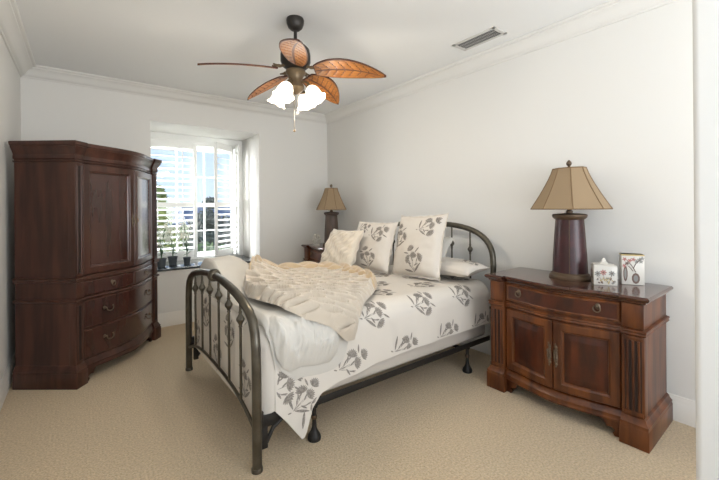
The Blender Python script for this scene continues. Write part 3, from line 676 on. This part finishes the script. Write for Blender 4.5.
sprig(sp, Sp, .97, 1.50, .5, .20, inside, 1)
spo = sp.build('bedspread', [M['cream_fab'], M['pr1'], M['pr2']], smooth=60)
tag(spo, 'off-white bedspread printed with grey flower sprigs, draped over the bed', 'bedspread')

# folded white comforter over the foot of the bed
def coons(bot, top, left, right):
    def pl(P, t):
        L = [0]
        for a, b_ in zip(P, P[1:]): L.append(L[-1] + math.hypot(b_[0]-a[0], b_[1]-a[1]))
        d = t*L[-1]
        for i in range(len(P)-1):
            if d <= L[i+1] or i == len(P)-2:
                q = (d-L[i])/max(1e-9, L[i+1]-L[i]); return (P[i][0]*(1-q)+P[i+1][0]*q, P[i][1]*(1-q)+P[i+1][1]*q)
    def f(s, t):
        b0, b1, l, r = pl(bot, s), pl(top, s), pl(left, t), pl(right, t)
        return tuple((1-t)*b0[i] + t*b1[i] + (1-s)*l[i] + s*r[i] - ((1-s)*(1-t)*bot[0][i] + s*(1-t)*bot[-1][i] + (1-s)*t*top[0][i] + s*t*top[-1][i]) for i in range(2))
    return f
def slab(b, cf, nu, nv, hfun, base=.004, mfn=None):
    """closed padded layer: upper skin at hfun(s,t,x,v), lower skin near the bedspread"""
    def up(s, t):
        x, v = cf(s, t); return S(x, v, hfun(s, t, x, v))
    b.grid(nu, nv, up, mfn=mfn)
    b.grid(nu, nv, lambda s, t: S(*cf(s, t), base(*cf(s, t)) if callable(base) else base))
def edge(s, t, ws, wt): return min(1, min(s, 1-s)/ws)**.5 * min(1, min(t, 1-t)/wt)**.5 if min(s, 1-s, t, 1-t) > 0 else 0
cm = MB()
cf = coons([(.812, 1.90), (.90, 1.74), (.99, 1.664), (1.09, 1.657), (1.217, 1.658), (1.33, 1.672)], [(.812, 3.72), (1.2, 3.78), (1.66, 3.72)], [(.812, 1.90), (.808, 2.3), (.805, 3.0), (.802, 3.4), (.812, 3.72)], [(1.33, 1.672), (1.50, 2.2), (1.62, 3.0), (1.66, 3.72)])
def hc(s, t, x, v):
    e_ = edge(s, t, .10, .05); puff = Hc(x, v)
    wr = .012*nz(x*5, v*5, 2) + .016*abs(nz(x*3.2+2, v*4.2, 5))*smo(2.1, 2.8, v)
    flat = .012 if v < 1.9 else 0
    return .004 + e_*max(.008, (puff + wr)*(1-.55*(v < 1.95)) )
slab(cm, cf, 60, 110, hc)
cf2 = coons([(.86, 1.80), (.90, 1.735), (.95, 1.70), (1.01, 1.712), (1.106, 1.695), (1.211, 1.690), (1.262, 1.735)], [(.84, 2.25), (1.1, 2.3), (1.40, 2.2)], [(.86, 1.80), (.835, 1.95), (.84, 2.25)], [(1.262, 1.735), (1.32, 1.95), (1.40, 2.2)])
def hc2(s, t, x, v):
    e_ = edge(s, t, .12, .10); q = nz(x*9, v*5, 3)
    return .014 + Hc(x, v)*.3 + e_*(1-.55*smo(.3, .8, t))*(.040 + .036*q + (.030*nz(x*22, v*9, 8) + .022*abs(nz(x*34, v*16, 1)))*(1-smo(.1, .7, t)))
slab(cm, cf2, 110, 90, hc2, .01)
cmo = cm.build('comforter', M['white_fab'], smooth=70, weld=True); tag(cmo, 'puffy plain white comforter folded over the foot of the bed', 'comforter')

# beige chunky knit throw
th = MB()
tf = coons([(.891, 2.44), (.905, 2.232), (.953, 2.001), (1.043, 1.903), (1.196, 1.835), (1.306, 1.739)],
           [(1.081, 2.867), (1.22, 3.12), (1.40, 3.34), (1.75, 3.36), (1.98, 3.2), (2.08, 2.98), (2.03, 2.6), (1.93, 2.32)],
           [(.891, 2.44), (.956, 2.72), (1.0, 2.80), (1.081, 2.867)],
           [(1.306, 1.739), (1.375, 1.745), (1.43, 1.873), (1.53, 1.99), (1.72, 2.13), (1.93, 2.32)])
def tbase(x, v): return .016 + Hc(x, v) + .026*(1-smo(1.32, 1.60, x))*(1-smo(2.15, 2.7, v))
def ht(s, t, x, v):
    e_ = edge(s, t, .04, .05)
    gv = 2.2 + (v-2.2)*(1.7 if v < 2.2 else .72)
    a = x*.80 - v*.60; p = x*.50 + gv*.86                           # along / across the gathered rows
    p += .014*nz(x*3, v*3, 9) + .010*math.sin(a*9); row = p/.078
    best = 0
    for k in (math.floor(row), math.floor(row)+1):                 # lens-shaped hollows between gathered rows
        q = a/.150 + (.5 if k % 2 else 0) + .25*nz(k*1.7, 3.1); dq = (q - round(q))*.150; dp = p - k*.078
        best = max(best, 1 - (dq/.073)**2 - (dp/(.033 + .004*math.sin(k*2.3)))**2)
    crease = math.sin(p*2*PI/.0155 + 2.5*nz(x*5, v*5, 2))
    roll = math.exp(-((.90-t)/.085)**2)                            # thick rolled upper border
    h_ = (.052 + .026*smo(2.0, 2.3, v))*(1 - max(0, best)**.62) + .0018*crease + .012*nz(x*3.5, v*3.5, 3)
    return tbase(x, v) + e_*(.004 + h_*(1-roll) + roll*(.095 + .026*abs(math.sin(s*30 + t*20))))
slab(th, tf, 240, 180, ht, tbase, mfn=lambda s, t: 1 if t > .80 else 0)
tho = th.build('knit_throw', [M['knit'], M['knitt']], smooth=70, weld=True); tag(tho, 'beige chunky ruched throw blanket lying rumpled across the bed', 'throw blanket')

# ------------------------------------------------------------------ pillows
def pillow(name, loc, rz, tilt, roll, w_, h, t, mats, label, cat='pillow', seed=0, sprigs=(), flange=0, knit=False, group=None, n=36, slump=0.0):
    def f(sgn):
        def g_(u, v):
            a, c_ = 2*u-1, 2*v-1; pin = .085
            x = w_/2*a*(1 - pin*(1-c_*c_)**.8); z = h/2*c_*(1 - pin*(1.25 if c_ > 0 else .4)*(1-a*a)**.8) + h/2
            k = max(0, (1-abs(a)**2.4))*max(0, (1-abs(c_)**2.4)); th_ = t/2*k**.42
            th_ *= 1 + .16*nz(a*1.6+seed, c_*1.6, 3) ; wr = .006*nz(a*5+seed, c_*5, sgn)*min(1, k*3)
            if knit:
                ang = x*.5 + z*.87; pp = -x*.87 + z*.5
                wr += .020*abs(math.sin(PI*pp/.055 + 1.1*math.sin(ang*22)))**.8*min(1, k*5)*(.6+.4*math.cos(ang*55))
            z -= slump*(1-abs(c_))*.0
            return Vector((x + .01*nz(c_*2, seed, 1), -sgn*(th_ + wr) + .015*nz(a*1.3, c_*1.3, seed), z))
        return g_
    b = MB(); fr_, bk = f(1), f(-1); N = n*2 if knit else n
    b.grid(N, N, fr_); b.grid(N, N, bk)
    if flange:
        per = [(k/N, 0) for k in range(N)] + [(1, k/N) for k in range(N)] + [(1-k/N, 1) for k in range(N)] + [(0, 1-k/N) for k in range(N)]
        cc = Vector((0, 0, h/2)); inn = [fr_(*q) for q in per]; outp = []
        for i, p in enumerate(inn):
            d = (p - cc); d.y = 0; outp.append(p + d.normalized()*flange*(1+.2*math.sin(i*.9)) + Vector((0, .004*math.sin(i*1.3), 0)))
        m_ = len(per); b.add(inn + outp, [(i, (i+1) % m_, m_+(i+1) % m_, m_+i) for i in range(m_)], 0)
    for (u0, v0, ang, s) in sprigs: sprig(b, lambda u, v: fr_(min(1, max(0, u)), min(1, max(0, v))), u0, v0, ang, s, lambda u, v: .02 < u < .98 and .02 < v < .98, -1 if Nrm(fr_, .5, .5).y > 0 else 1)
    o = b.build(name, mats, smooth=70)
    o.location = loc; o.rotation_euler = (Matrix.Rotation(rz, 3, 'Z') @ Matrix.Rotation(-tilt, 3, 'X') @ Matrix.Rotation(roll, 3, 'Y')).to_euler()
    return tag(o, label, cat, group)
FM = [M['cream_fab'], M['pr1'], M['pr2']]
pillow('pillow', (2.40, 3.06, .782), -PI/2+.06, .30, .0, .60, .52, .20, FM, 'floral square pillow in the middle, between knit cushion and tallest pillow', seed=3, flange=.018,
       sprigs=((.60, .04, PI/2, .38), (.10, .34, PI/2-.3, .36), (.56, .70, .2, .38), (.20, .84, .1, .26)))
pillow('pillow', (2.50, 2.47, .782), -PI/2+.0, .27, -.05, .60, .60, .21, FM, 'tallest floral square pillow, nearest the foreground chest', seed=8, flange=.018,
       sprigs=((.58, .04, PI/2, .40), (.12, .42, PI/2-.25, .40), (.62, .74, .25, .36)))
pillow('knit_cushion', (2.11, 3.26, .79), -PI/2+.10, .46, .0, .50, .46, .17, [M['knitc']], 'cream cable-knit cushion propped before the floral pillows', 'cushion', seed=5, knit=True)
pillow('pillow', (2.61, 2.29, .855), -PI/2, PI/2-.10, 0, .70, .32, .15, FM, 'low floral-edged sleeping pillow lying flat against the headboard', seed=13, sprigs=((.04, .95, -.5, .26), (.80, .5, 1.2, .3)))
pillow('pillow', (2.76, 2.62, .93), -PI/2, .55, .10, .60, .27, .12, [M['white_fab']], 'plain white pillow leaning on the headboard behind the tallest floral pillow', seed=17)

# ------------------------------------------------------------------ ceiling fan
fan = thing('ceiling_fan', 'bronze ceiling fan with five carved leaf blades and lit glass shades', 'ceiling fan', (1.328, 2.572, ZC))
b = MB(); b.lathe([(.064, 0), (.068, -.012), (.066, -.040), (.055, -.068), (.036, -.086), (.02, -.094)], seg=24); b.build('canopy', M['fanm'], fan, smooth=40)
b = MB(); b.lathe([(.013, -.09), (.013, -.185)], seg=12).lathe([(.035, -.178), (.042, -.19), (.042, -.205), (.03, -.21)], seg=16); b.build('downrod', M['fanm'], fan, smooth=40)
b = MB(); b.lathe([(.04, -.205), (.085, -.215), (.108, -.24), (.115, -.28), (.115, -.335), (.104, -.365), (.080, -.385), (.05, -.40)], seg=28); b.build('motor_housing', M['fanm'], fan, smooth=40)
b = MB(); b.lathe([(.05, -.395), (.075, -.402), (.078, -.42), (.060, -.445), (.050, -.48), (.062, -.51), (.066, -.535), (.050, -.56), (.025, -.575), (.012, -.585)], seg=24); b.build('light_hub', M['fanb'], fan, smooth=40)
def blade_arm():
    b = MB(); b.tube([(.085, 0, -.37), (.12, 0, -.385), (.15, .012, -.388), (.18, .02, -.385)], [.012, .010, .009, .006], 8); b.tube([(.12, 0, -.385), (.15, -.015, -.388), (.18, -.02, -.385)], [.010, .008, .006], 8)
    b.ball((.13, 0, -.385), .02, sc=(1.3, 1, .6)); return b
def blade():
    b = MB(); R0, R1 = .15, .70
    def f(u, v, sg):
        t = 2*v-1; r = R0 + (R1-R0)*u
        wv = .098*(math.sin(PI*min(1, (u*.93+.07)**.82))**.70)
        wv = max(.006, wv); cen = -.02*math.sin(PI*u) + .02*u*u
        y = cen + wv*t*(1 if t > 0 else .95)
        z = -.410 + .006*math.sin(PI*u*.8) - .078*u**2 - .36*wv*t
        rid = .004*(1-abs(t)) ; ch = ((u*9 + abs(t)*1.1) % 1); gr = .0045 if (ch < .16 and .12 < abs(t) < .85 and u < .93) else 0
        z += (rid - gr) * -1 if sg < 0 else .010
        return (r, y, z)
    def mf(u, v):
        t = abs(2*v-1); ch = ((u*9 + t*1.1) % 1)
        return 1 if (t > .88 or u > .965 or u < .015 or t < .045 or (ch < .13 and .1 < t < .75)) else 0
    b.grid(66, 24, lambda u, v: f(u, v, -1), mfn=mf); b.grid(66, 24, lambda u, v: f(u, v, 1), mi=1)
    for v in (0, 1): b.grid(66, 1, lambda u, q: Vector(f(u, v, -1))*(1-q) + Vector(f(u, v, 1))*q, mi=1)
    for u in (0, 1): b.grid(1, 24, lambda q, v: Vector(f(u, v, -1))*(1-q) + Vector(f(u, v, 1))*q, mi=1)
    return b
bl0 = blade().build('blade', [M['blade'], M['bladed']], fan, smooth=35, weld=True); ar0 = blade_arm().build('blade_arm', M['fanb'], bl0, smooth=50)
for k, a in enumerate([-117.3, -45.3, 26.7, 98.7, 170.7]):
    if k == 0: bl, ar = bl0, ar0
    else:
        bl = bl0.copy(); ar = ar0.copy(); COL.objects.link(bl); COL.objects.link(ar); bl.parent = fan; ar.parent = bl
    bl.rotation_euler = (0, 0, math.radians(a))
def glass_shade():
    b = MB(); pr_ = [(.018, 0), (.030, -.004), (.046, -.022), (.056, -.050), (.058, -.078), (.062, -.100), (.074, -.118)]
    seg = 24; rings = []
    for i, (r, z) in enumerate(pr_):
        fl = max(0, (i-4))/2*.10; rings.append([((r*(1+fl*math.cos(6*2*PI*k/seg)))*math.cos(2*PI*k/seg), (r*(1+fl*math.cos(6*2*PI*k/seg)))*math.sin(2*PI*k/seg), z + .006*fl*10*math.cos(6*2*PI*k/seg)) for k in range(seg)])
    b.loft(rings, cap=False); return b
for a in (-147, -57, 33, 123):
    ar = math.radians(a); dx, dy = math.cos(ar), math.sin(ar)
    b = MB(); b.tube([(.04*dx, .04*dy, -.50), (.08*dx, .08*dy, -.495), (.11*dx, .11*dy, -.515), (.118*dx, .118*dy, -.535)], .009, 10)
    b.lathe([(.024, 0), (.026, -.016), (.018, -.022)], (.118*dx, .118*dy, -.53), 14); la = b.build('light_arm', M['fanb'], fan, smooth=50)
    s_ = glass_shade().build('glass_shade', M['glow'], la, smooth=60)
    s_.matrix_basis = Matrix.Translation((.122*dx, .122*dy, -.542)) @ Matrix.Rotation(ar, 4, 'Z') @ Matrix.Rotation(-.50, 4, 'Y')
    lb = MB(); lb.ball((0, 0, -.055), .024, seg=12, rings=8); q = lb.build('bulb', M['bulb'], la); q.matrix_basis = s_.matrix_basis
    pl_ = bpy.data.lights.new('fan_bulb_light', 'POINT'); pl_.energy = 6.5; pl_.color = (1, .92, .80); pl_.shadow_soft_size = .05
    po = bpy.data.objects.new('fan_bulb_light', pl_); COL.objects.link(po); po.location = (1.328 + .21*dx, 2.572 + .21*dy, ZC-.69)
for (dx, dy, z1, nm) in ((.012, 0, -.72, 0), (-.012, .006, -.86, 1)):
    b = MB(); b.tube([(dx, dy, -.575), (dx, dy, z1)], .0016, 6); b.ball((dx, dy, z1-.008), .010 if nm else .013, seg=10, rings=6); b.build('pull_chain', M['fanb'] if nm else M['ceramic'], fan)

# ------------------------------------------------------------------ ceiling vent
vt = thing('ceiling_vent', 'white rectangular air vent grille set in the ceiling', 'vent', (2.779, 1.94, ZC))
b = MB()
for lo, hi in (((-.095, -.215, -.008), (.095, -.185, 0)), ((-.095, .185, -.008), (.095, .215, 0)), ((-.095, -.215, -.008), (-.068, .215, 0)), ((.068, -.215, -.008), (.095, .215, 0))): b.box(lo, hi, .002)
b.build('frame', M['vent'], vt)
b = MB(); b.box((-.07, -.19, -.0015), (.07, .19, -.0002)); b.build('backing', M['ventd'], vt, smooth=0)
b = MB()
for k in range(22): b.box((-.068, -.182 + k*.0172, -.005), (.068, -.179 + k*.0172, -.001))
for x in (-.025, .025): b.box((x-.002, -.186, -.0078), (x+.002, .186, -.002))
b.build('louvres', M['ventl'], vt, smooth=0)

# ------------------------------------------------------------------ plants on the sill
def plant(loc, s, seed, label, bloom=True):
    rnd = random.Random(seed); t = thing('potted_plant', label, 'plant', loc, 0)
    b = MB(); b.lathe([(.040*s, 0), (.052*s, .085*s), (.056*s, .088*s), (.056*s, .098*s), (.050*s, .098*s), (.048*s, .085*s)], seg=18); p = b.build('pot', M['pot'], t, smooth=40)
    b = MB(); b.lathe([(.047*s, .080*s), (.047*s, .084*s)], seg=14); b.build('soil', M['soil'], p)
    b = MB(); st = MB(); fl = MB()
    for k in range(5):
        a = rnd.uniform(0, 6.3); ln = rnd.uniform(.02, .07); h_ = rnd.uniform(.30, .46); tip = Vector((math.cos(a)*ln*1.5, math.sin(a)*ln*1.2, .09+h_))
        pts = [Vector((0, 0, .08)), Vector((math.cos(a)*ln*.3, math.sin(a)*ln*.3, .08+h_*.5)), tip]; st.tube(pts, .003, 6)
        for q in range(9):
            u = .15 + .5*q/9; c_ = pts[0].lerp(tip, u); an = rnd.uniform(0, 6.3); L = rnd.uniform(.05, .085); d = Vector((math.cos(an), math.sin(an), rnd.uniform(-.3, .6))).normalized(); sd = d.cross(Vector((0, 0, 1))).normalized()*.012
            b.add([c_, c_ + d*L*.5 + sd, c_ + d*L, c_ + d*L*.5 - sd], [(0, 1, 2, 3)])
        if bloom:
            for q in range(34):
                c_ = pts[0].lerp(tip, rnd.uniform(.6, 1.12)) + Vector((rnd.gauss(0, .026), rnd.gauss(0, .024), rnd.gauss(0, .02))); an = rnd.uniform(0, 6.3)
                for w__ in range(4):
                    aa = an + PI/2*w__; d = Vector((math.cos(aa), .4*math.sin(aa*2), math.sin(aa)))*.011; sd = Vector((-math.sin(aa), .2, math.cos(aa)))*.005
                    fl.add([c_, c_+d*.6+sd, c_+d, c_+d*.6-sd], [(0, 1, 2, 3)])
    st.build('stem', M['leaf'], t); b.build('foliage', M['leaf'], t, smooth=0)
    if bloom: fl.build('blossom', M['petal'], t, smooth=0)
zs_ = BZ0 + .028
plant((.79, 5.20, zs_), 1.1, 1, 'potted plant with pale blossom sprays next to the armoire')
plant((.945, 5.34, zs_), 1.1, 2, 'middle of the three flowering pots on the window sill')
plant((1.11, 5.30, zs_), .9, 3, 'smallest flowering pot on the sill, furthest from the armoire')
